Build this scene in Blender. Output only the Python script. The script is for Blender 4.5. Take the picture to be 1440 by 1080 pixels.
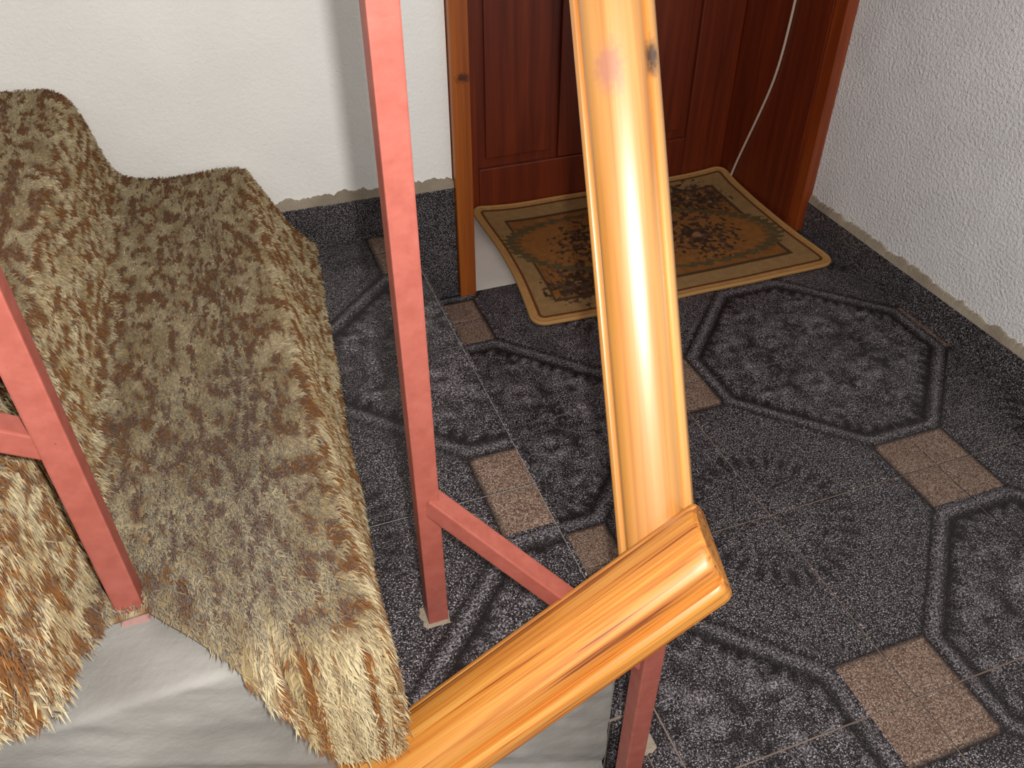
import bpy, bmesh, math, random
import numpy as np
from mathutils import Vector, Matrix, noise

random.seed(5)
rng = np.random.default_rng(7)
scene = bpy.context.scene
for o in list(bpy.data.objects):
    bpy.data.objects.remove(o)
COL = scene.collection

# ------------------------------------------------------------------ camera
PITCH, YAW, ROLL = math.radians(39.216), math.radians(20.023), math.radians(-0.03)
FPX = 1190.8
cam_d = bpy.data.cameras.new('camera')
cam_d.sensor_width = 36.0
cam_d.lens = FPX / 1440 * 36.0
cam_d.clip_start = 0.01
cam = bpy.data.objects.new('camera', cam_d)
COL.objects.link(cam)
cf = Vector((math.sin(YAW)*math.cos(PITCH), math.cos(YAW)*math.cos(PITCH), -math.sin(PITCH)))
cr = Vector((math.cos(YAW), -math.sin(YAW), 0))
cdn = cf.cross(cr)
r2 = cr*math.cos(ROLL) + cdn*math.sin(ROLL)
d2 = -cr*math.sin(ROLL) + cdn*math.cos(ROLL)
cam.matrix_world = Matrix((( r2.x, -d2.x, -cf.x, 0.0),
                           ( r2.y, -d2.y, -cf.y, 0.0),
                           ( r2.z, -d2.z, -cf.z, 1.0),
                           (0, 0, 0, 1)))
scene.camera = cam

# ------------------------------------------------------------------ world, flash, exposure
w = bpy.data.worlds.new('world')
scene.world = w
w.use_nodes = True
bg = w.node_tree.nodes['Background']
bg.inputs[0].default_value = (1.0, 0.97, 0.93, 1)
bg.inputs[1].default_value = 0.48

fl = bpy.data.lights.new('camera_flash', 'POINT')       # the flash of the camera, 3.6 cm beside the lens
fl.energy = 36.0
fl.color = (1.0, 0.97, 0.93)
fl.shadow_soft_size = 0.011
flo = bpy.data.objects.new('camera_flash', fl)
flo.location = Vector((0, 0, 1.0)) + r2*0.036 - d2*0.012
COL.objects.link(flo)

scene.view_settings.view_transform = 'Standard'
scene.view_settings.look = 'None'
scene.view_settings.gamma = 1.0
scene.view_settings.use_curve_mapping = False
scene.view_settings.exposure = 0.24

# ------------------------------------------------------------------ helpers
def srgb(r, g, b):
    def f(c):
        c /= 255.0
        return c/12.92 if c <= 0.04045 else ((c+0.055)/1.055)**2.4
    return (f(r), f(g), f(b), 1.0)

def link(name, me, mat=None, parent=None):
    o = bpy.data.objects.new(name, me)
    COL.objects.link(o)
    if mat is not None:
        me.materials.append(mat)
    if parent is not None:
        o.parent = parent
    return o

def empty(name, loc=(0, 0, 0)):
    o = bpy.data.objects.new(name, None)
    o.empty_display_size = 0.05
    o.location = loc
    COL.objects.link(o)
    return o

def tag(o, label=None, cat=None, group=None, kind=None):
    if label: o['label'] = label
    if cat: o['category'] = cat
    if group: o['group'] = group
    if kind: o['kind'] = kind
    return o

def box_mesh(name, x0, x1, y0, y1, z0, z1, bevel=0.0, seg=2):
    bm = bmesh.new()
    vs = [bm.verts.new((x, y, z)) for z in (z0, z1) for y in (y0, y1) for x in (x0, x1)]
    for f in ((0, 2, 3, 1), (4, 5, 7, 6), (0, 1, 5, 4), (2, 6, 7, 3), (0, 4, 6, 2), (1, 3, 7, 5)):
        bm.faces.new([vs[i] for i in f])
    if bevel > 0:
        bmesh.ops.bevel(bm, geom=bm.edges[:], offset=bevel, segments=seg, profile=0.6, affect='EDGES')
    bmesh.ops.recalc_face_normals(bm, faces=bm.faces[:])
    me = bpy.data.meshes.new(name)
    bm.to_mesh(me); bm.free()
    return me

def box(name, x0, x1, y0, y1, z0, z1, mat, parent=None, bevel=0.0):
    return link(name, box_mesh(name, x0, x1, y0, y1, z0, z1, bevel), mat, parent)

def boxes(name, lst, mat, parent=None):
    bm = bmesh.new()
    for (x0, x1, y0, y1, z0, z1) in lst:
        vs = [bm.verts.new((x, y, z)) for z in (z0, z1) for y in (y0, y1) for x in (x0, x1)]
        for f in ((0, 2, 3, 1), (4, 5, 7, 6), (0, 1, 5, 4), (2, 6, 7, 3), (0, 4, 6, 2), (1, 3, 7, 5)):
            bm.faces.new([vs[i] for i in f])
    bmesh.ops.recalc_face_normals(bm, faces=bm.faces[:])
    me = bpy.data.meshes.new(name)
    bm.to_mesh(me); bm.free()
    return link(name, me, mat, parent)

def smooth(me, angle=40):
    for p in me.polygons: p.use_smooth = True
    try:
        me.set_sharp_from_angle(angle=math.radians(angle))
    except Exception:
        pass

def fast_mesh(name, verts, quads, tris=None):
    """verts (n,3), quads (m,4), tris (k,3) numpy arrays"""
    me = bpy.data.meshes.new(name)
    verts = np.asarray(verts, dtype=np.float32)
    me.vertices.add(len(verts)); me.vertices.foreach_set('co', verts.ravel())
    nq = len(quads); nt = 0 if tris is None else len(tris)
    idx = np.asarray(quads, dtype=np.int32).ravel()
    if nt: idx = np.concatenate([idx, np.asarray(tris, dtype=np.int32).ravel()])
    me.loops.add(len(idx)); me.loops.foreach_set('vertex_index', idx)
    me.polygons.add(nq+nt)
    st = np.concatenate([np.arange(nq)*4, nq*4+np.arange(nt)*3]).astype(np.int32)
    me.polygons.foreach_set('loop_start', st)
    me.update(calc_edges=True)
    me.validate()
    return me

def set_color(me, cols, name='col'):
    at = me.color_attributes.new(name, 'FLOAT_COLOR', 'POINT')
    c = np.ones((len(me.vertices), 4), dtype=np.float32)
    c[:, :cols.shape[1]] = cols
    at.data.foreach_set('color', c.ravel())

# ------------------------------------------------------------------ material tools
class Mat:
    def __init__(s, name, rough=0.5, spec=0.5):
        s.m = bpy.data.materials.new(name); s.m.use_nodes = True
        s.t = s.m.node_tree; s.b = s.t.nodes['Principled BSDF']
        s.b.inputs['Roughness'].default_value = rough
        s.b.inputs['Specular IOR Level'].default_value = spec
    def n(s, kind, **kw):
        nd = s.t.nodes.new(kind)
        for k, v in kw.items(): setattr(nd, k, v)
        return nd
    def l(s, a, b): s.t.links.new(a, b)
    def coord(s, which='Object', scale=(1, 1, 1), rot=(0, 0, 0)):
        if which == 'World':
            src = s.n('ShaderNodeNewGeometry').outputs['Position']
        else:
            src = s.n('ShaderNodeTexCoord').outputs[which]
        mp = s.n('ShaderNodeMapping')
        mp.inputs['Scale'].default_value = scale
        mp.inputs['Rotation'].default_value = rot
        s.l(src, mp.inputs['Vector'])
        return mp.outputs['Vector']
    def noise(s, vec, scale, detail=2, rough=0.5, dist=0.0):
        nd = s.n('ShaderNodeTexNoise')
        nd.inputs['Scale'].default_value = scale
        nd.inputs['Detail'].default_value = detail
        nd.inputs['Roughness'].default_value = rough
        nd.inputs['Distortion'].default_value = dist
        s.l(vec, nd.inputs['Vector'])
        return nd.outputs['Fac']
    def ramp(s, fac, stops, interp='LINEAR'):
        r = s.n('ShaderNodeValToRGB'); r.color_ramp.interpolation = interp
        els = r.color_ramp.elements
        while len(els) < len(stops): els.new(0.5)
        for e, (p, c) in zip(els, stops):
            e.position = p; e.color = c
        s.l(fac, r.inputs['Fac'])
        return r.outputs['Color']
    def mix(s, fac, a, b, mode='MIX'):
        m = s.n('ShaderNodeMix', data_type='RGBA', blend_type=mode)
        if isinstance(fac, (int, float)): m.inputs[0].default_value = fac
        else: s.l(fac, m.inputs[0])
        for v, i in ((a, 6), (b, 7)):
            if isinstance(v, tuple): m.inputs[i].default_value = v
            else: s.l(v, m.inputs[i])
        return m.outputs[2]
    def math(s, op, a, b=None, c=None):
        m = s.n('ShaderNodeMath', operation=op)
        for i, v in enumerate((a, b, c)):
            if v is None: continue
            if isinstance(v, (int, float)): m.inputs[i].default_value = v
            else: s.l(v, m.inputs[i])
        return m.outputs[0]
    def bump(s, h, strength=0.3, dist=0.002, prev=None):
        b = s.n('ShaderNodeBump')
        b.inputs['Strength'].default_value = strength
        b.inputs['Distance'].default_value = dist
        s.l(h, b.inputs['Height'])
        if prev is not None: s.l(prev, b.inputs['Normal'])
        return b.outputs['Normal']
    def color(s, c):
        if isinstance(c, tuple): s.b.inputs['Base Color'].default_value = c
        else: s.l(c, s.b.inputs['Base Color'])
    def normal(s, nrm): s.l(nrm, s.b.inputs['Normal'])

def plaster(name, c1, c2, scale, strength, dist):
    M = Mat(name, 0.85, 0.25)
    v = M.coord('World')
    f = M.noise(v, 9, 3)
    M.color(M.ramp(f, [(0.3, c1), (0.7, c2)]))
    a = M.noise(v, scale, 3, 0.6)
    b = M.noise(v, scale*3.1, 2, 0.5)
    M.normal(M.bump(b, strength*0.5, dist*0.4, M.bump(a, strength, dist)))
    return M.m

mat_wall = plaster('white_wall_plaster', srgb(236, 235, 231), srgb(242, 241, 237), 170, 0.4, 0.003)
mat_wall_rough = plaster('white_rough_plaster', srgb(224, 222, 222), srgb(236, 234, 234), 150, 0.9, 0.006)
mat_concrete = plaster('grey_stair_plaster', srgb(130, 127, 122), srgb(162, 159, 154), 60, 0.35, 0.004)
mat_mortar = plaster('bare_mortar', srgb(140, 128, 112), srgb(172, 160, 142), 200, 0.7, 0.003)
mat_grout = plaster('floor_grout', srgb(118, 102, 92), srgb(142, 126, 114), 300, 0.4, 0.001)
mat_sill = plaster('white_threshold', srgb(205, 198, 190), srgb(222, 216, 208), 80, 0.2, 0.002)

# speckled dark glazed relief tile; attribute 'col'.r = glaze darkness in the pressed pattern
def tile_mat(name, dark, mid, light, spark):
    M = Mat(name, 0.42, 0.32)
    v = M.coord('World')
    n1 = M.noise(v, 330, 2, 0.7)
    n2 = M.noise(v, 520, 1, 0.5)
    n3 = M.noise(v, 22, 2, 0.5)
    base = M.ramp(n1, [(0.40, dark), (0.52, mid), (0.62, light)])
    base = M.mix(M.ramp(n2, [(0.58, (0, 0, 0, 1)), (0.66, (1, 1, 1, 1))]), base, spark)
    base = M.mix(M.ramp(n3, [(0.35, (0, 0, 0, 1)), (0.75, (0.35, 0.35, 0.35, 1))]), base, dark)
    at = M.n('ShaderNodeAttribute', attribute_name='col')
    sep = M.n('ShaderNodeSeparateColor'); M.l(at.outputs['Color'], sep.inputs[0])
    raised_col = M.ramp(n1, [(0.38, mid), (0.50, light), (0.62, spark)])       # raised parts of the relief: paler speckle
    base = M.mix(M.math('MULTIPLY', sep.outputs[1], 0.75), base, raised_col)
    M.color(M.mix(sep.outputs[0], base, srgb(20, 15, 16)))
    M.normal(M.bump(n1, 0.5, 0.0016))
    return M.m

mat_tile = tile_mat('dark_speckled_tile', srgb(21, 17, 18), srgb(45, 39, 41), srgb(88, 82, 85), srgb(176, 170, 175))
mat_tile_brown = tile_mat('brown_speckled_tile_corner', srgb(82, 61, 51), srgb(114, 91, 78), srgb(140, 119, 104), srgb(178, 160, 145))

def wood(name, ramp, scale, rough, coat, axis=0, stretch=0.05, knots=(), spec=0.5, coat_rough=0.25):
    """grain runs along the object's local axis"""
    M = Mat(name, rough, spec)
    sc = [1.0, 1.0, 1.0]; sc[axis] = stretch
    v = M.coord('Object', tuple(sc))
    warp = M.noise(v, scale*0.25, 2, 0.5)
    fine = M.noise(v, scale*3.0, 3, 0.6)
    bands = M.noise(v, scale, 2, 0.55, 0.8)
    mix = M.math('ADD', M.math('MULTIPLY', bands, 0.75), M.math('MULTIPLY', fine, 0.25))
    col = M.ramp(mix, ramp)
    tone = M.ramp(warp, [(0.3, (0.82, 0.80, 0.76, 1)), (0.7, (1.05, 1.05, 1.05, 1))])
    col = M.mix(1.0, col, tone, 'MULTIPLY')
    tc = M.n('ShaderNodeTexCoord')
    for (kx, ky, kz, sx, sy, c, soft) in knots:
        mp = M.n('ShaderNodeMapping'); mp.vector_type = 'POINT'
        mp.inputs['Location'].default_value = (-kx/sx, -ky/sy, -kz/sy)
        mp.inputs['Scale'].default_value = (1/sx, 1/sy, 1/sy)
        M.l(tc.outputs['Object'], mp.inputs['Vector'])
        ln = M.n('ShaderNodeVectorMath', operation='LENGTH'); M.l(mp.outputs[0], ln.inputs[0])
        d = M.math('ADD', ln.outputs['Value'], M.math('MULTIPLY', M.noise(M.coord('Object'), 160, 3), 0.7))
        fac = M.ramp(d, [(0.55, (soft, soft, soft, 1)), (1.45, (0, 0, 0, 1))])
        col = M.mix(fac, col, c)
    M.color(col)
    M.b.inputs['Coat Weight'].default_value = coat
    M.b.inputs['Coat Roughness'].default_value = coat_rough
    M.normal(M.bump(fine, 0.12, 0.001))
    return M.m

def paint(name, c1, c2, rough):
    M = Mat(name, rough, 0.4)
    v = M.coord('World')
    f = M.noise(v, 60, 4, 0.6)
    col = M.ramp(f, [(0.35, c1), (0.7, c2)])
    chip = M.ramp(M.noise(v, 150, 2), [(0.80, (0, 0, 0, 1)), (0.84, (1, 1, 1, 1))])
    M.color(M.mix(chip, col, srgb(70, 30, 24)))
    M.normal(M.bump(M.noise(v, 110, 3), 0.25, 0.001))
    return M.m

mat_red = paint('salmon_red_paint', srgb(152, 80, 68), srgb(166, 92, 80), 0.45)
mat_door = wood('red_brown_door_wood', [(0.30, srgb(88, 28, 8)), (0.55, srgb(112, 40, 11)), (0.75, srgb(130, 52, 15))], 40, 0.45, 0.1, axis=2)
mat_frame = wood('orange_brown_frame_wood', [(0.30, srgb(132, 62, 14)), (0.55, srgb(160, 84, 22)), (0.75, srgb(176, 100, 30))], 45, 0.4, 0.25, axis=2,
                 knots=((0.438, 1.462, 0.465, 0.026, 0.018, srgb(58, 22, 8), 0.9),))

mat_strip = wood('brown_frame_wood', [(0.30, srgb(112, 42, 12)), (0.55, srgb(140, 60, 18)), (0.75, srgb(156, 76, 26))], 45, 0.42, 0.15, axis=2)

# ------------------------------------------------------------------ relief tiles
def tile_relief(p, q):
    """canonical tile: flat rosette corner at (0,0), pressed leaf corner at (1,1), brown squares at (1,0) and (0,1)
    returns (height in metres, glaze darkness 0..1)"""
    B = 0.225
    if (p > 1-B and q < B) or (q > 1-B and p < B):
        e = min(abs(p-(1-B)) if p > .5 else abs(q-(1-B)), abs(q-B) if p > .5 else abs(p-B))
        return (0.0, 0.0, 0.0)
    db = min((p+q-1)/1.41421, q-B, p-B)
    df = min((1-p-q)/1.41421, (1-B)-p, (1-B)-q)
    def bell(x, c, s): return math.exp(-((x-c)/s)**2)
    if p+q > 1:
        d = db
        h, k = 0.0, 0.0
        g = bell(d, 0.0, 0.014); h -= 0.0014*g; k += 0.9*g
        r = bell(d, 0.042, 0.018); h += 0.0018*r
        g = bell(d, 0.086, 0.020); h -= 0.0030*g; k += 1.0*g
        if d > 0.085:
            a = min(1.0, (d-0.085)/0.03)
            s = min(p, q); t = p-q
            bead = 0.5+0.5*math.cos(t*62.0)
            hb = bell(d, 0.125, 0.022)*(bead-0.45)*0.0022
            n1 = noise.noise(Vector((p*11+3, q*11+3, 1.7)))
            n2 = noise.noise(Vector((p*23, q*23, 5.2)))
            # curled leaves: spiral ridges round four centres mirrored on the diagonal
            cur = 0.0
            for (cx, cy, rr) in ((.78, .50, .12), (.50, .78, .12), (.80, .80, .13), (.96, .66, .09), (.66, .96, .09)):
                dx, dy = p-cx, q-cy
                rad = math.hypot(dx, dy)
                if rad < rr*1.5:
                    ang = math.atan2(dy, dx)*(1 if cx >= cy else -1)
                    cur += math.cos(rad/rr*7.0-ang*1.0)*max(0, 1-rad/(rr*1.5))
            hh = a*(0.0026*n1+0.0014*n2+0.0016*cur)+hb*1.4
            h += hh
            k += max(0.0, min(0.9, -hh*420))
        return (h, min(1.0, k), min(1.0, max(0.0, (h-0.0004)*520)))
    d = df
    h, k = 0.0, 0.0
    g = bell(d, 0.0, 0.014); h -= 0.0014*g; k += 0.9*g
    g = bell(d, 0.062, 0.007); h -= 0.0006*g; k += 0.55*g
    r = math.hypot(p, q); ang = math.atan2(q, p)
    if 0.20 < r < 0.47:
        ray = 0.5+0.5*math.cos(ang*30)
        g = bell(r, 0.36, 0.06)*ray**1.5; h -= 0.0016*g; k += 0.95*g
        g = bell(r, 0.25, 0.025)*(0.5+0.5*math.cos(ang*16)); h -= 0.0007*g; k += 0.55*g
    return (h, min(1.0, k), 0.0)

TH = 0.008
def tile_mesh(name, sx, sy, u0, u1, v0, v1, fu, fv, gap=0.0013):
    """tile of nominal size sx*sy with local origin at its lower-left corner; only the cut part u0..u1, v0..v1; top at z=0"""
    N = 50
    def axis(a0, a1, s):
        a0g, a1g = a0+gap/s, a1-gap/s
        pts = [a0g] + [i/N for i in range(N+1) if a0g+0.004 < i/N < a1g-0.004] + [a1g]
        return pts
    B = 0.225
    us, vs_ = axis(u0, u1, sx), axis(v0, v1, sy)
    for lst, lo, hi in ((us, u0, u1), (vs_, v0, v1)):
        for c in (B, 1-B):
            if lo+0.01 < c < hi-0.01:
                j = min(range(1, len(lst)-1), key=lambda i: abs(lst[i]-c)) if len(lst) > 2 else None
                if j: lst[j] = c
    nu, nv = len(us), len(vs_)
    verts, cols = [], []
    for v in vs_:
        for u in us:
            p = 1-u if fu else u
            q = 1-v if fv else v
            h, k, lt = tile_relief(min(max(p, 0), 1), min(max(q, 0), 1))
            edge = (u in (us[0], us[-1])) or (v in (vs_[0], vs_[-1]))
            verts.append((u*sx, v*sy, 0.0006 if edge else max(h, -0.0023)+0.0016)); cols.append((k, lt, 0.0))
    quads = [(j*nu+i, j*nu+i+1, (j+1)*nu+i+1, (j+1)*nu+i) for j in range(nv-1) for i in range(nu-1)]
    brown = []
    for j in range(nv-1):
        for i in range(nu-1):
            u = (us[i]+us[i+1])/2; v = (vs_[j]+vs_[j+1])/2
            p = 1-u if fu else u; q = 1-v if fv else v
            brown.append(1 if ((p > 1-B and q < B) or (q > 1-B and p < B)) else 0)
    # sides
    ring = [i for i in range(nu)] + [j*nu+nu-1 for j in range(1, nv)] + [(nv-1)*nu+i for i in range(nu-2, -1, -1)] + [j*nu for j in range(nv-2, 0, -1)]
    base = len(verts)
    for r in ring:
        x, y, z = verts[r]; verts.append((x, y, -TH)); cols.append((0.5, 0.0, 0.0))
    m = len(ring)
    for a in range(m):
        b = (a+1) % m
        quads.append((ring[b], ring[a], base+a, base+b)); brown.append(0)
    me = fast_mesh(name, verts, quads)
    set_color(me, np.array(cols, dtype=np.float32))
    me.materials.append(mat_tile); me.materials.append(mat_tile_brown)
    me.polygons.foreach_set('material_index', np.array(brown, dtype=np.int32))
    me.polygons.foreach_set('use_smooth', np.ones(len(brown), dtype=bool))
    try: me.set_sharp_from_angle(angle=math.radians(60))
    except Exception: pass
    return me

_tiles = {}
def tile(parent, x, y, z, sx, sy, u0, u1, v0, v1, fu, fv):
    key = tuple(round(k, 4) for k in (sx, sy, u0, u1, v0, v1)) + (fu, fv)
    if key not in _tiles:
        _tiles[key] = tile_mesh('tile', sx, sy, u0, u1, v0, v1, fu, fv)
    o = link('tile', _tiles[key], None, parent)
    o.location = (x, y, z)
    return o

SX, SY = 0.3235, 0.3325
XR, YB = 1.28, 1.476                # right wall, plane of the door wall
XS, RISE, RUN = 0.305, 0.17, 0.272  # first nosing, riser, run of the stair
YN = 0.48                           # near side of the stair
XL = 0.330                          # edge of the landing at the stair well

floor = boxes('floor', [(XL, XR+0.1, -0.95, 1.85, -0.20, -0.0010), (XS-0.012, XL, YN, 1.85, -0.20, -0.0010)], mat_grout)
tag(floor, 'landing floor of dark speckled relief tiles with brown corner squares', kind='structure')
X0 = 0.366                          # grid column 0
Y0 = 0.374                          # grid row 0
for i in range(-1, 3):
    for j in range(-4, 4):
        xa, ya = X0+i*SX, Y0+j*SY
        lo_x = XL if ya+SY <= YN+0.2 and i == -1 and ya < YN else XS+0.001
        u0 = max(0.0, ((lo_x if i == -1 else xa)-xa)/SX); u1 = min(1.0, (XR-0.006-xa)/SX)
        v0 = max(0.0, (-0.95-ya)/SY); v1 = min(1.0, (YB-ya)/SY)
        if u1-u0 < 0.02 or v1-v0 < 0.02: continue
        # node (i,j): brown if i+j odd, else flat rosette when i odd, pressed leaves when i even
        flat = None
        for (a, b) in ((0, 0), (1, 0), (0, 1), (1, 1)):
            if (i+a+j+b) % 2 == 0 and (i+a) % 2 == 1: flat = (a, b)
        if i == -1 and v0*SY+ya < YN < v1*SY+ya:
            vs = (YN+0.002-ya)/SY
            tile(floor, xa, ya, 0, SX, SY, (XL-xa)/SX, u1, v0, vs, flat[0] == 1, flat[1] == 1)
            tile(floor, xa, ya, 0, SX, SY, (XS+0.001-xa)/SX, u1, vs, v1, flat[0] == 1, flat[1] == 1)
            continue
        tile(floor, xa, ya, 0, SX, SY, u0, u1, v0, v1, flat[0] == 1, flat[1] == 1)

# ------------------------------------------------------------------ walls
wb = boxes('wall_back', [(-1.9, 0.415, 1.48, 1.86, -0.9, 2.6), (0.415, XR+0.1, 1.48, 1.86, 2.06, 2.6), (0.415, XR+0.1, 1.87, 1.95, -0.2, 2.1)], mat_wall)
tag(wb, 'white plastered back wall beside the door', kind='structure')
wr = boxes('wall_right', [(XR, XR+0.12, -0.95, 1.87, -0.3, 2.6)], mat_wall_rough)
tag(wr, 'white roughcast wall to the right of the door', kind='structure')

# baseboards: strips of the same tile, each a piece; ragged bare mortar above them
def bb_mesh(name, L, H, T):
    return box_mesh(name, 0.0012, L-0.0012, -T, 0, 0.001, H, 0.0012, 1)
bbr = empty('baseboard_right', (XR, 0, 0)); tag(bbr, 'dark tile skirting along the rough white wall', kind='structure')
edges = [-0.95] + [Y0+k*SY for k in range(-3, 4)] + [YB]
for a, b in zip(edges[:-1], edges[1:]):
    if b-a < 0.02: continue
    o = link('tile', bb_mesh('baseboard_tile', b-a, 0.075, 0.008), mat_tile, bbr)
    o.rotation_euler = (0, 0, -math.pi/2); o.location = (0, b, 0)
bbb = empty('baseboard_back', (0, 1.48, 0)); tag(bbb, 'dark tile skirting along the back wall and first step', kind='structure')
for (a, b, z, h) in ((-0.02, 0.305, RISE, 0.087), (0.305, 0.417, 0.0, 0.250)):
    o = link('tile', bb_mesh('baseboard_tile', b-a, h, 0.009), mat_tile, bbb)
    o.location = (a, 0, z)

def ragged_strip(name, L, h0, amp, T, seed, parent, mat):
    """strip along +x, thickness towards -y, upper edge ragged"""
    n = int(L/0.004)
    bm = bmesh.new(); rows = []
    for i in range(n+1):
        x = L*i/n
        t = h0 + amp*noise.noise(Vector((x*38, seed, 0))) + 0.6*amp*noise.noise(Vector((x*140, seed, 3)))
        pk = noise.noise(Vector((x*22, seed+9, 7)))
        if pk > 0.42: t += amp*3.0*(pk-0.42)
        t = max(t, 0.003)
        rows.append([bm.verts.new(c) for c in ((x, 0, 0), (x, -T, 0), (x, -T*0.55, t), (x, 0, t+0.001))])
    for a, b in zip(rows[:-1], rows[1:]):
        for k in range(3): bm.faces.new((a[k], b[k], b[k+1], a[k+1]))
    for r in (rows[0], rows[-1]): bm.faces.new(r)
    bmesh.ops.recalc_face_normals(bm, faces=bm.faces[:])
    me = bpy.data.meshes.new(name); bm.to_mesh(me); bm.free()
    return link(name, me, mat, parent)
o = ragged_strip('mortar_strip', 2.42, 0.016, 0.010, 0.0075, 3.3, bbr, mat_mortar)
o.rotation_euler = (0, 0, -math.pi/2); o.location = (0, YB, 0.075)
o = ragged_strip('mortar_strip', 0.32, 0.016, 0.009, 0.0075, 8.1, bbb, mat_mortar); o.location = (-0.02, 0, RISE+0.087)
o = ragged_strip('mortar_strip', 0.114, 0.019, 0.010, 0.0075, 5.7, bbb, mat_mortar); o.location = (0.302, 0, 0.250)

# ------------------------------------------------------------------ door
door = empty('door_1', (0.85, 1.5, 0)); tag(door, 'red-brown wooden panel door set deep in an orange-brown frame', kind='structure')
def dpart(name, x0, x1, y0, y1, z0, z1, mat, parent=None, bevel=0.0):
    o = box(name, x0, x1, y0, y1, z0, z1, mat, None, bevel)
    o.parent = parent or door
    o.matrix_parent_inverse = Matrix.Translation((-0.85, -1.5, 0))
    return o
dpart('frame_board', 0.417, 0.452, 1.462, 1.84, 0.001, 2.06, mat_frame, bevel=0.0025)
dpart('frame_board', 1.252, 1.279, 1.462, 1.50, 0.001, 2.06, mat_strip, bevel=0.0025)
dpart('lining_board', 1.249, 1.2795, 1.501, 1.84, 0.001, 2.06, mat_door, bevel=0.0015)
dpart('frame_board', 0.4525, 1.2425, 1.462, 1.84, 2.02, 2.06, mat_frame, bevel=0.0025)
dpart('threshold', 0.4175, 1.2785, 1.4775, 1.865, -0.03, 0.0, mat_sill, bevel=0.0)
LY = 1.800
leaf = dpart('door_leaf', 0.454, 1.247, LY+0.012, LY+0.042, 0.006, 2.018, mat_door)
def leaf_part(name, x0, x1, y0, y1, z0, z1, mat, bevel):
    o = box(name, x0, x1, y0, y1, z0, z1, mat, None, bevel)
    o.parent = leaf
    return o
for (x0, x1, z0, z1) in ((0.454, 0.572, 0.006, 2.018), (0.775, 0.895, 0.120, 1.90), (1.130, 1.247, 0.006, 2.018)):
    leaf_part('stile', x0, x1, LY, LY+0.0125, z0, z1, mat_door, 0.003)
for (z0, z1) in ((0.006, 0.118), (0.95, 1.07), (1.902, 2.018)):
    leaf_part('rail', 0.5725, 1.1295, LY, LY+0.0125, z0, z1, mat_door, 0.003)
for (x0, x1) in ((0.592, 0.755), (0.915, 1.110)):
    for (z0, z1) in ((0.14, 0.93), (1.09, 1.88)):
        leaf_part('panel', x0, x1, LY+0.004, LY+0.0125, z0, z1, mat_door, 0.0035)

# ------------------------------------------------------------------ stair
stairs = empty('staircase', (0, YN, 0)); tag(stairs, 'plastered staircase climbing along the back wall', kind='structure')
NST = 6
prof = []
prof_x = [XS - k*RUN for k in range(NST+1)]
def stair_profile():
    pts = []
    for k in range(NST):
        pts.append((prof_x[k], k*RISE)); pts.append((prof_x[k], (k+1)*RISE - (0.0010 if k == 0 else 0)))
        if k == 0: pts.append((prof_x[1], RISE-0.0010))
    pts.append((prof_x[NST], NST*RISE))
    pts.append((prof_x[NST], NST*RISE-0.35)); pts.append((XS-0.1, -0.28)); pts.append((XS, -0.28))
    out = []
    for p in pts:
        if not out or (abs(p[0]-out[-1][0])+abs(p[1]-out[-1][1])) > 1e-6: out.append(p)
    return out
bm = bmesh.new()
pp = stair_profile()
va = [bm.verts.new((x, 0, z)) for x, z in pp]
vb = [bm.verts.new((x, 1.478-YN, z)) for x, z in pp]
bm.faces.new(va); bm.faces.new(vb[::-1])
for i in range(len(pp)):
    k = (i+1) % len(pp)
    bm.faces.new((va[i], vb[i], vb[k], va[k]))
bmesh.ops.recalc_face_normals(bm, faces=bm.faces[:])
bmesh.ops.triangulate(bm, faces=[f for f in bm.faces if len(f.verts) > 4])
me = bpy.data.meshes.new('stair_body'); bm.to_mesh(me); bm.free()
link('stair_body', me, mat_concrete, stairs)
# plaster skin trowelled over the near side: a swelling band with ridges that follow the pitch
def side_skin():
    slope = -RISE/RUN
    us = np.arange(-1.15, 0.30, 0.006)
    prof_s = [(-0.30, 0.0), (-0.24, 0.004), (-0.20, 0.012), (-0.17, 0.014), (-0.150, 0.010), (-0.135, 0.016), (-0.115, 0.021), (-0.095, 0.019),
              (-0.085, 0.010), (-0.070, 0.012), (-0.055, 0.016), (-0.03, 0.014), (0.00, 0.013), (0.04, 0.012), (0.08, 0.011), (0.12, 0.008), (0.158, 0.0)]
    prof_s = sorted(prof_s)
    zz = np.arange(-0.30, 0.1601, 0.006)
    yy = np.interp(zz, [p[0] for p in prof_s], [p[1] for p in prof_s])
    V = []
    for x in us:
        for z, y in zip(zz, yy):
            Z = RISE + 0.002 + slope*(x-0.033) + z
            # never above the tread that lies behind it
            k = math.floor((XS-x)/RUN)
            top = (k+1)*RISE - 0.001
            roll = max(0.0, Z-top) if k > 0 else 0.0
            if k <= 0: top = RISE - 0.004
            Z = min(Z, top+0.0012+0.0006*min(1.0, roll/0.02))
            nz = noise.noise(Vector((x*9, z*30, 0)))*0.003 + noise.noise(Vector((x*40, z*60, 4)))*0.0012
            V.append((x, -max(0.0005, y+nz*(1 if y > 0.001 else 0)) + min(0.09, roll*1.2), Z + (nz*0.3 if roll > 0 else 0)))
    nz_ = len(zz); q = []
    for i in range(len(us)-1):
        for j in range(nz_-1):
            q.append((i*nz_+j, (i+1)*nz_+j, (i+1)*nz_+j+1, i*nz_+j+1))
    me = fast_mesh('plaster_skin', V, q)
    for p in me.polygons: p.use_smooth = True
    return me
link('plaster_skin', side_skin(), mat_concrete, stairs)
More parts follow.
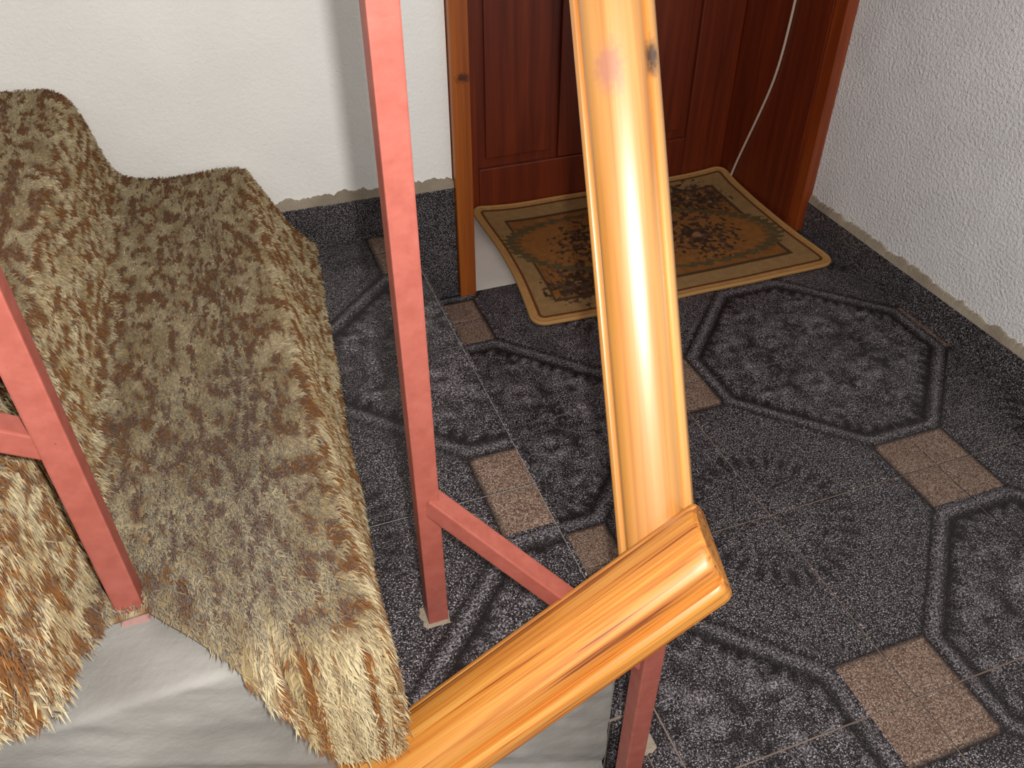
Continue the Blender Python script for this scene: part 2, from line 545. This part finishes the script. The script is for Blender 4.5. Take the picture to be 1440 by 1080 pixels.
# tiles on the first tread and riser
tx0 = XS-SX
for k, (ya, v0, v1) in enumerate(((0.4125, (YN-0.4125)/SY, 1.0), (0.745, 0, 1), (1.0775, 0, 1), (1.410, 0, 0.0685/SY-0.002))):
    # nodes on the edge: y .745 and 1.41 brown, .4125 and 1.0775 pressed leaves; the flat rosette on the inner column
    top_brown = (k % 2 == 0)
    # flat node is on the inner column at the brown row
    fv = top_brown
    tile(stairs, tx0, ya-YN, RISE, SX, SY, (prof_x[1]+0.001-tx0)/SX, 1.0, v0, v1, False, fv)
rm = box_mesh('riser_tile', 0, 0.008, 0.0015, SY-0.0015, 0.001, RISE-0.0095, 0.001, 1)
for k in range(3):
    link('riser_tile', rm, mat_tile if k == 0 else None, stairs).location = (XS-0.0075+0.008, 0.0+k*SY-0.0, 0)

em = box_mesh('edge_tile', -0.008, -0.0002, 0.0015, SY-0.0015, -0.199, -0.0015, 0.001, 1)
box('edge_tile', XS+0.0015, XL, YN-0.008, YN-0.0005, -0.199, -0.0012, mat_tile, floor, 0.001)
for k in range(4):
    link('edge_tile', em, mat_tile if k == 0 else None, floor).location = (XL, YN-0.009-(k+1)*SY, 0)
# lower flight that leaves the landing in the stair well
low = boxes('stair_flight', [(XL-(k+1)*0.272, XL-0.009-k*0.272, -0.95, 0.39, -0.17*(k+1)-0.25, -0.17*(k+1)) for k in range(6)], mat_concrete)
tag(low, 'bare grey flight going down beside the landing', kind='structure')

# ------------------------------------------------------------------ railing
rail_root = empty('stair_railing', (0.12, 0.587, RISE))
tag(rail_root, 'stair railing of salmon-red steel bars with a varnished pine handrail', 'railing')
RINV = Matrix.Translation((-0.12, -0.587, -RISE))
def to_rail(o):
    o.parent = rail_root; o.matrix_parent_inverse = RINV
    return o
def bar(name, A, B, s, mat, twist=0.0, bevel=0.0018):
    A, B = Vector(A), Vector(B)
    ax = (B-A).normalized(); L = (B-A).length
    up = Vector((0, 0, 1)) if abs(ax.z) < 0.9 else Vector((0, 1, 0))
    sd = up.cross(ax).normalized(); up = ax.cross(sd)
    me = box_mesh(name, 0, L, -s/2, s/2, -s/2, s/2, bevel, 2)
    o = link(name, me, mat)
    R = Matrix((ax, sd, up)).transposed().to_4x4() @ Matrix.Rotation(twist, 4, 'X')
    o.matrix_basis = Matrix.Translation(A) @ R
    return to_rail(o)
S = 0.0235
P1 = (0.1205, 0.587); PL = (-0.166, 0.5665); PC = (0.310, 0.430)
post = bar('post', (*P1, RISE), (*P1, 1.10), S, mat_red)
bar('post', (*PL, 2*RISE), (*PL, 1.27), S, mat_red)
bar('post', (*PC, -0.30), (*PC, 0.318), S, mat_red)
bar('bottom_rail', (P1[0]+0.002, P1[1]-0.002, 0.366), (PC[0], PC[1], 0.207), 0.0215, mat_red)
bar('bottom_rail', (PL[0], PL[1], 0.553), (PL[0]-0.60, PL[1]+0.02, 0.553+0.60*RISE/RUN), 0.0215, mat_red)
mat_smear = plaster('paint_smeared_mortar', srgb(150, 104, 98), srgb(176, 140, 132), 150, 0.5, 0.002)
# mortar collars where the posts enter the floor
def collar(name, x, y, z, rx, ry, h, seed, parent):
    bm = bmesh.new(); n = 22
    rings = []
    for (f, zz) in ((1.0, 0.0), (0.9, h*0.7), (0.6, h)):
        ring = []
        for i in range(n):
            a = 2*math.pi*i/n
            k = f*(1+0.22*noise.noise(Vector((math.cos(a)*2, math.sin(a)*2, seed))))
            c, s_ = math.cos(a), math.sin(a)
            m = max(abs(c), abs(s_))**0.7
            ring.append(bm.verts.new((x+rx*k*c/m, y+ry*k*s_/m, z+zz)))
        rings.append(ring)
    for a, b in zip(rings[:-1], rings[1:]):
        for i in range(n): bm.faces.new((a[i], a[(i+1) % n], b[(i+1) % n], b[i]))
    bm.faces.new(rings[-1])
    bmesh.ops.recalc_face_normals(bm, faces=bm.faces[:])
    me = bpy.data.meshes.new(name); bm.to_mesh(me); bm.free()
    return me
to_rail(link('mortar_collar', collar('mortar_collar', P1[0]-0.002, P1[1]-0.001, RISE, 0.018, 0.0165, 0.003, 1.0, None), mat_mortar))
to_rail(link('mortar_collar', collar('mortar_collar', PL[0]+0.001, PL[1]-0.002, 2*RISE, 0.0155, 0.0155, 0.006, 4.0, None), mat_smear))
to_rail(link('mortar_collar', collar('mortar_collar', PC[0]+0.024, PC[1]+0.008, 0.0005, 0.012, 0.014, 0.003, 7.0, None), mat_mortar))

# wooden handrail: moulded section swept straight
def half_section(W, T):
    h = W/2
    return [(h, 0), (h, 0.30*T), (0.985*h, 0.38*T), (0.95*h, 0.44*T), (0.88*h, 0.475*T), (0.815*h, 0.46*T), (0.775*h, 0.42*T), (0.755*h, 0.48*T),
            (0.735*h, 0.60*T), (0.69*h, 0.73*T), (0.60*h, 0.84*T), (0.46*h, 0.92*T), (0.28*h, 0.972*T), (0.12*h, 0.995*T), (0, T)]
def handrail(name, A, B, wdir, W, T, mat, round_end=None, skew=0.0):
    """A,B run along the centre of the underside; wdir is across; local x along, y across, z up"""
    A, B = Vector(A), Vector(B)
    ax = (B-A).normalized(); L = (B-A).length
    sd = Vector(wdir); sd = (sd - ax*sd.dot(ax)).normalized(); up = ax.cross(sd)
    hs = half_section(W, T)
    sec = hs + [(-y, z) for y, z in hs[-2::-1]]
    bm = bmesh.new(); rings = []
    xs = [0.0] + list(np.linspace(0.02, L-0.02, 6)) + [L]
    for x in xs: rings.append([bm.verts.new((x + (skew*y/(W/2) if x == L else 0.0), y, z)) for y, z in sec])
    if round_end:
        for (dx, f) in round_end:
            rings.append([bm.verts.new((L+dx+skew*y*f/(W/2), y*f, z*(0.5+0.5*f) + 0.0*T)) for y, z in sec])
    for a, b in zip(rings[:-1], rings[1:]):
        for i in range(len(sec)):
            j = (i+1) % len(sec)
            bm.faces.new((a[i], a[j], b[j], b[i]))
    bm.faces.new(rings[0]); bm.faces.new(rings[-1])
    bmesh.ops.recalc_face_normals(bm, faces=bm.faces[:])
    me = bpy.data.meshes.new(name); bm.to_mesh(me); bm.free()
    smooth(me, 34)
    o = link(name, me, mat)
    o.matrix_basis = Matrix.Translation(A) @ Matrix((ax, sd, up)).transposed().to_4x4()
    return to_rail(o)

pine = [(0.28, srgb(186, 116, 48)), (0.42, srgb(208, 142, 66)), (0.58, srgb(218, 158, 84)), (0.75, srgb(230, 178, 108))]
mat_pine2 = wood('varnished_pine_streaked', [(0.36, srgb(128, 64, 20)), (0.42, srgb(190, 114, 42)), (0.55, srgb(206, 138, 58)), (0.75, srgb(218, 160, 84))], 200, 0.45, 0.35, axis=0, stretch=0.02, coat_rough=0.35)

# section going down with the lower flight
K2 = 0.651
def z2(x): return 0.237 + K2*(x-0.2)
W2, T2 = 0.100, 0.044
E2 = (0.366, 0.438); S2 = (-0.45, 0.438)
handrail('handrail', (S2[0], S2[1], z2(S2[0])), (E2[0], E2[1], z2(E2[0])), (0, 1, 0), W2, T2, mat_pine2,
         round_end=((0.004, 0.985), (0.007, 0.95), (0.009, 0.88)), skew=0.0125)
# steep section joining it to the rail of the upper flight
A1 = Vector((0.3285, 0.488, 0.342)); B1 = Vector((0.374, 0.765, 0.776))
ax1 = (B1-A1).normalized()
wv = (Vector((1, 0, 0)) - ax1*ax1.x).normalized(); nv = ax1.cross(wv)
if nv.y > 0: nv = -nv
phi = math.radians(32)
w1 = wv*math.cos(phi) + nv*math.sin(phi); n1 = -wv*math.sin(phi) + nv*math.cos(phi)
W1, T1 = 0.082, 0.042
a1 = A1 - n1*T1 - ax1*0.062; b1 = A1 + (B1-A1)*1.16 - n1*T1
if ax1.cross(w1).dot(n1) < 0: w1 = -w1
Ls = (b1-a1).length
sgn = 1 if w1.x > 0 else -1
mat_pine1 = wood('varnished_pine_knotty', pine, 60, 0.42, 1.0, axis=0, stretch=0.03, coat_rough=0.33, spec=0.9,
                 knots=((Ls*0.782, -0.004*sgn, T1, 0.048, 0.028, srgb(176, 112, 98), 0.7), (Ls*0.795, 0.0355*sgn, T1*0.46, 0.034, 0.014, srgb(66, 54, 48), 0.95)))
handrail('handrail', a1, b1, w1, W1, T1, mat_pine1)
# upper flight: from the steep section over the first post, then with the pitch (above the picture)
c1 = Vector((0.125, 0.600, 1.085)); c2 = Vector((-0.62, 0.585, 1.085+0.745*RISE/RUN))
handrail('handrail', b1+Vector((0.0, -0.01, 0.0)), c1, Vector((0.5, -0.6, 0)), W1, T1, mat_pine1)
handrail('handrail', c1-Vector((0, 0, 0.0)), c2, (0, -1, 0), W1, T1, mat_pine1)

# ------------------------------------------------------------------ shaggy stair carpet
def catmull(P, m):
    P = [np.array(p, float) for p in P]; out = []
    for i in range(len(P)-1):
        p0 = P[max(i-1, 0)]; p1 = P[i]; p2_ = P[i+1]; p3 = P[min(i+2, len(P)-1)]
        for k in range(m):
            t = k/m
            out.append(0.5*((2*p1)+(-p0+p2_)*t+(2*p0-5*p1+4*p2_-p3)*t*t+(-p0+3*p1-3*p2_+p3)*t**3))
    out.append(P[-1]); return np.array(out)
N2, N3, N4 = prof_x[1], prof_x[2], prof_x[3]
def carpet_profile(t):
    def L(a, b): return a+(b-a)*t
    return [(L(N2+0.010, N2+0.100), 0.1765), (L(N2+0.010, N2+0.058), 0.232), (L(N2+0.009, N2+0.016), 0.315), (N2-0.003, 0.350), (N2-0.05, 0.354),
            (L(N3+0.10, N3+0.13), L(0.351, 0.354)), (L(N3+0.035, N3+0.066), L(0.362, 0.378)), (L(N3+0.016, N3+0.044), L(0.46, 0.47)), (L(N3+0.008, N3+0.026), 0.511), (N3-0.02, 0.523), (N3-0.08, 0.524),
            (N4+0.10, 0.521), (N4+0.035, 0.532), (N4+0.016, 0.63), (N4+0.002, 0.688), (N4-0.04, 0.696), (N4-0.2, 0.694)]
NT = 70
Yfar = 1.470
def near_edge(x, z):
    kn = [(-0.80, .490), (-0.30, .490), (-0.235, .492), (-0.205, .512), (-0.190, .548), (-0.150, .549), (-0.135, .527), (-0.118, .510), (-0.09, .470), (-0.06, .430), (-0.04, .350), (-0.02, .300), (0.0, .285), (0.03, .280), (0.20, .280)]
    yv = float(np.interp(x, [k[0] for k in kn], [k[1] for k in kn]))
    if x > -0.01: yv = max(yv, HANG - (max(0.0, z-0.158)))
    if x < -0.20 and z > 0.38: yv = min(yv, HANG - (z-0.385))
    return yv + 0.006*noise.noise(Vector((x*30, z*30, 2)))
HANG = YN-0.022
rows = []
ts = np.linspace(0, 1, NT)
profs = [catmull(carpet_profile(t), 6) for t in ts]
NS = len(profs[0])
G = np.zeros((NS, NT, 3))
for s in range(NS):
    for k in range(NT):
        # y first from the near edge of this row, profile looked up at the real y
        x0, z0 = profs[0][s]
        yn = near_edge(x0, z0)
        y = yn + (Yfar-yn)*ts[k]
        over = max(0.0, HANG-y)
        y = max(y, HANG) - 0.016*min(1.0, over/0.02)
        tt = (y-YN)/(Yfar-YN); tt = min(max(tt, 0), 1)
        kk = tt*(NT-1); a = int(kk); b = min(a+1, NT-1); f = kk-a
        x, z = profs[a][s]*(1-f)+profs[b][s]*f
        x += 0.004*noise.noise(Vector((s*0.12, y*7, 0)))
        z += 0.003*noise.noise(Vector((s*0.12, y*7, 5))) + 0.003 - over*0.95
        G[s, k] = (x, y, z)
verts = G.reshape(-1, 3)
quads = [(s*NT+k, s*NT+k+1, (s+1)*NT+k+1, (s+1)*NT+k) for s in range(NS-1) for k in range(NT-1)]

def carpet_col(P, u, v):
    """P root position; u arc length, v across (m): cream ground with brown and olive flecks drawn out along the nap"""
    a = noise.noise(Vector((u*72, v*30, 1.0))); b = noise.noise(Vector((u*170, v*70, 9.0)))
    big = noise.noise(Vector((u*9, v*7, 4.0)))
    f = a*0.9+b*0.65+0.22*big
    cream = np.array(srgb(196, 180, 144)[:3]); brown = np.array(srgb(128, 84, 42)[:3]); olive = np.array(srgb(160, 136, 92)[:3])
    k = min(max((f+0.05)/0.20, 0), 1)
    g = min(max((noise.noise(Vector((u*30, v*16, 14.0)))+0.25)/0.6, 0), 1)
    base = cream*(1-0.7*g)+olive*0.7*g
    return base*(1-k)+brown*k

arc = np.zeros(NS)
for s in range(1, NS): arc[s] = arc[s-1]+np.linalg.norm(G[s, NT//2]-G[s-1, NT//2])
Mc = Mat('carpet_pile', 0.9, 0.1)
at = Mc.n('ShaderNodeAttribute', attribute_name='col'); Mc.color(at.outputs['Color'])
Mc.b.inputs['Sheen Weight'].default_value = 0.15
mat_carpet = Mc.m
me = fast_mesh('stair_carpet', verts, quads)
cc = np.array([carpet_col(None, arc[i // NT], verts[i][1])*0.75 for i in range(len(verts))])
set_color(me, cc)
for p in me.polygons: p.use_smooth = True
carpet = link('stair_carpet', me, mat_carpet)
sol = carpet.modifiers.new('thickness', 'SOLIDIFY'); sol.thickness = 0.004; sol.offset = -1
tag(carpet, 'shaggy beige and brown mottled carpet runner draped over the stairs', 'carpet')

# pile: separate fibres standing on the carpet
NB = 190000
du = np.linalg.norm(G[1:, :-1]-G[:-1, :-1], axis=2); dv = np.linalg.norm(G[:-1, 1:]-G[:-1, :-1], axis=2)
area = (du*dv)
vis = np.ones_like(area); vis[(arc[:-1] > 1.05), :] = 0.25
wgt = (area*vis).ravel(); wgt /= wgt.sum()
cell = rng.choice(len(wgt), NB, p=wgt)
cs, ck = cell // (NT-1), cell % (NT-1)
fu, fv = rng.random(NB), rng.random(NB)
P00, P10, P01, P11 = G[cs, ck], G[cs+1, ck], G[cs, ck+1], G[cs+1, ck+1]
R0 = P00*((1-fu)*(1-fv))[:, None]+P10*(fu*(1-fv))[:, None]+P01*((1-fu)*fv)[:, None]+P11*(fu*fv)[:, None]
nrm = np.cross(P01-P00, P10-P00); nrm /= np.linalg.norm(nrm, axis=1)[:, None]+1e-12
nrm[nrm[:, 2] < 0] *= -1
U = arc[cs]*(1-fu)+arc[cs+1]*fu
cols = np.array([carpet_col(None, U[i], R0[i, 1]) for i in range(NB)])
cols *= (0.84+0.3*rng.random(NB))[:, None]
near = np.clip((0.95-R0[:, 1])/0.45, 0, 1)
length = (0.0075+0.0085*near)*(0.7+0.6*rng.random(NB))
nap = np.stack([0.25+0.0*near, -0.75-0.25*near, -0.35*np.ones(NB)], axis=1)
jit = rng.normal(0, 0.24, (NB, 3))
nap_t = nap + jit
nap_t -= nrm*np.sum(nap_t*nrm, axis=1)[:, None]
D1 = nrm*0.95 + nap_t*0.35; D1 /= np.linalg.norm(D1, axis=1)[:, None]
D2 = nrm*0.38 + nap_t*0.95; D2 /= np.linalg.norm(D2, axis=1)[:, None]
ang = rng.random(NB)*math.pi
sidev = np.cross(D1, rng.normal(0, 1, (NB, 3))); sidev /= np.linalg.norm(sidev, axis=1)[:, None]
wd = 0.0008+0.0005*rng.random(NB)
M1 = R0 + D1*(length*0.45)[:, None]
T_ = M1 + D2*(length*0.6)[:, None]
V5 = np.stack([R0-sidev*wd[:, None], R0+sidev*wd[:, None], M1-sidev*(wd*0.9)[:, None], M1+sidev*(wd*0.9)[:, None], T_], axis=1).reshape(-1, 3)
base = np.arange(NB)*5
Q = np.stack([base, base+1, base+3, base+2], axis=1); TT = np.stack([base+2, base+3, base+4], axis=1)
me = fast_mesh('pile', V5, Q, TT)
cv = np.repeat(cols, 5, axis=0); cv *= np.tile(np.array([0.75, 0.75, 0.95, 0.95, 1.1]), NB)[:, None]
set_color(me, np.clip(cv, 0, 1))
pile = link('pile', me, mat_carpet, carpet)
tag(pile, 'short shaggy pile', kind='stuff')

# ------------------------------------------------------------------ door mat
def mat_color(u, v, Lx, Ly):
    x, y = u*Lx, v*Ly
    d = min(x, Lx-x, y, Ly-y)
    jx = noise.noise(Vector((x*60, y*60, 2)))
    tan = np.array(srgb(182, 136, 84)[:3]); light = np.array(srgb(176, 138, 92)[:3]); brown = np.array(srgb(96, 58, 28)[:3])
    ochre = np.array(srgb(162, 108, 58)[:3]); dark = np.array(srgb(78, 60, 42)[:3]); olive = np.array(srgb(98, 82, 54)[:3]); wine = np.array(srgb(102, 74, 60)[:3])
    c = tan*(0.92+0.15*jx)
    if d < 0.016: return c
    if d < 0.0215: return brown
    c = light*(0.95+0.16*jx)
    ins = 0.068
    di = min(x-ins, Lx-ins-x, y-ins, Ly-ins-y)
    # long garland oval
    ex, ey = (x-Lx/2)/(Lx*0.455), (y-Ly/2)/(Ly*0.285)
    # the oval leans along the mat's diagonal
    ey2 = ey + 0.42*ex
    e = math.sqrt(ex*ex+ey2*ey2)
    angl = math.atan2(ey2, ex)
    if di > 0 or e < 1.0:
        c = ochre*(0.95+0.22*jx)
    if abs(di) < 0.0045 and e > 1.03: return dark
    rag = 0.045*noise.noise(Vector((x*120, y*120, 7)))+0.03*math.cos(angl*46)
    if abs(e-0.98+rag) < 0.055: return olive*(0.8+0.5*abs(jx))
    if e < 0.9:
        c = ochre*(1.02+0.2*jx)
    # flower sprays
    for (fx, fy, r) in ((0.20, 0.24, 0.075), (0.78, 0.78, 0.078), (0.33, 0.55, 0.080), (0.68, 0.44, 0.085), (0.50, 0.50, 0.05), (0.26, 0.20, 0.05), (0.84, 0.72, 0.05)):
        dx, dy = x-fx*Lx, y-fy*Ly
        rr = math.hypot(dx, dy)
        if rr < r*1.35:
            pet = noise.noise(Vector((dx*75+fx*9, dy*75, fy*11)))+0.5*noise.noise(Vector((dx*170, dy*170, fx*20)))
            lim = 0.15+0.55*(rr/r-0.5)
            if pet > lim-0.28:
                c = (wine if noise.noise(Vector((dx*60, dy*60, 31))) > 0 else dark)*(0.9+0.6*abs(jx))
            if rr < r*0.13: c = np.array(srgb(170, 126, 92)[:3])
    return c*0.7
MX0, MX1, MY0, MY1 = 0.522, 1.247, 1.300, 1.792
Lx, Ly = MX1-MX0, MY1-MY0
nx, ny = 220, 150
V, C_, keep = [], [], {}
R_ = 0.030
for j in range(ny+1):
    for i in range(nx+1):
        u, v = i/nx, j/ny
        x, y = u*Lx, v*Ly
        # rounded corners: pull the grid in
        cx = min(max(x, R_), Lx-R_); cy = min(max(y, R_), Ly-R_)
        dx, dy = x-cx, y-cy
        if dx and dy:
            m = max(abs(dx), abs(dy)); r = math.hypot(dx, dy)
            dx, dy = dx*m/r, dy*m/r
        X, Y = cx+dx, cy+dy
        el, er = max(0, 1-X/0.13), max(0, 1-(Lx-X)/0.13)
        eb = max(0, 1-(Ly-Y)/0.10)
        lift = 0.014*el**2*(0.3+0.7*Y/Ly) + 0.012*er**2*(0.2+0.8*Y/Ly) + 0.010*eb**2
        # the mat's left side bows inwards and its far left corner is tucked behind the frame
        bow = 0.020*math.sin(math.pi*Y/Ly)
        X2 = X + bow*(el**1.0)*0.9 - bow*(er)*0.6 + 0.024*(Y/Ly)*(1-X/Lx)
        wob = 0.0015*noise.noise(Vector((X*9, Y*9, 0)))
        V.append((MX0+X2, MY0+Y, 0.0085+lift+wob)); C_.append(mat_color(u, v, Lx, Ly))
quads = [(j*(nx+1)+i, j*(nx+1)+i+1, (j+1)*(nx+1)+i+1, (j+1)*(nx+1)+i) for j in range(ny) for i in range(nx)]
me = fast_mesh('door_mat', V, quads)
set_color(me, np.array(C_))
for p in me.polygons: p.use_smooth = True
Mm = Mat('woven_mat', 0.95, 0.1)
at = Mm.n('ShaderNodeAttribute', attribute_name='col')
v = Mm.coord('World')
fz = Mm.noise(v, 500, 2)
Mm.color(Mm.mix(1.0, at.outputs['Color'], Mm.ramp(fz, [(0.3, (0.75, 0.75, 0.75, 1)), (0.7, (1.2, 1.2, 1.2, 1))]), 'MULTIPLY'))
Mm.normal(Mm.bump(fz, 0.6, 0.0015))
dm = link('door_mat', me, Mm.m)
so = dm.modifiers.new('thickness', 'SOLIDIFY'); so.thickness = 0.0065; so.offset = -1
tag(dm, 'tan woven door mat with dark floral garland, lying on the threshold', 'mat')
# bound edge
pts = []
for i in range(nx+1): pts.append(V[i])
for j in range(1, ny+1): pts.append(V[j*(nx+1)+nx])
for i in range(nx-1, -1, -1): pts.append(V[ny*(nx+1)+i])
for j in range(ny-1, 0, -1): pts.append(V[j*(nx+1)])
cu = bpy.data.curves.new('edge_binding', 'CURVE'); cu.dimensions = '3D'
sp = cu.splines.new('POLY'); sp.points.add(len(pts[::3])-1); sp.use_cyclic_u = True
for k, p in enumerate(pts[::3]): sp.points[k].co = (p[0], p[1], p[2]-0.0028, 1)
cu.bevel_depth = 0.0046; cu.bevel_resolution = 2
tmp = bpy.data.objects.new('tmp', cu); COL.objects.link(tmp)
dg = bpy.context.evaluated_depsgraph_get()
bme = bpy.data.meshes.new_from_object(tmp.evaluated_get(dg)); bpy.data.objects.remove(tmp)
bme.name = 'edge_binding'; bme.materials.clear()
Mb = Mat('mat_binding', 0.9, 0.1); Mb.color(srgb(172, 130, 80))
link('edge_binding', bme, Mb.m, dm)
for p in bme.polygons: p.use_smooth = True

# ------------------------------------------------------------------ cable in the door recess
def tube(name, pts, r, mat, parent=None):
    cu = bpy.data.curves.new(name, 'CURVE'); cu.dimensions = '3D'
    sp = cu.splines.new('NURBS'); sp.points.add(len(pts)-1)
    for k, p in enumerate(pts): sp.points[k].co = (*p, 1)
    sp.use_endpoint_u = True; sp.order_u = 4
    cu.bevel_depth = r; cu.bevel_resolution = 3; cu.use_fill_caps = True
    tmp = bpy.data.objects.new('tmp', cu); COL.objects.link(tmp)
    dg = bpy.context.evaluated_depsgraph_get()
    me = bpy.data.meshes.new_from_object(tmp.evaluated_get(dg)); bpy.data.objects.remove(tmp)
    me.name = name; me.materials.clear()
    for p in me.polygons: p.use_smooth = True
    return link(name, me, mat, parent)
Mw = Mat('white_cable_sheath', 0.45, 0.4); Mw.color(srgb(196, 176, 160))
cab = tube('cable', [(1.2455, 1.62, 1.6), (1.2455, 1.615, 1.0), (1.2455, 1.618, 0.62), (1.2455, 1.622, 0.49), (1.2455, 1.628, 0.39), (1.2455, 1.64, 0.305), (1.2455, 1.672, 0.215), (1.2455, 1.705, 0.13), (1.2450, 1.735, 0.05), (1.244, 1.745, 0.010)], 0.0030, Mw.m)
tag(cab, 'thin white cable hanging down the door recess to the mat', 'cable')
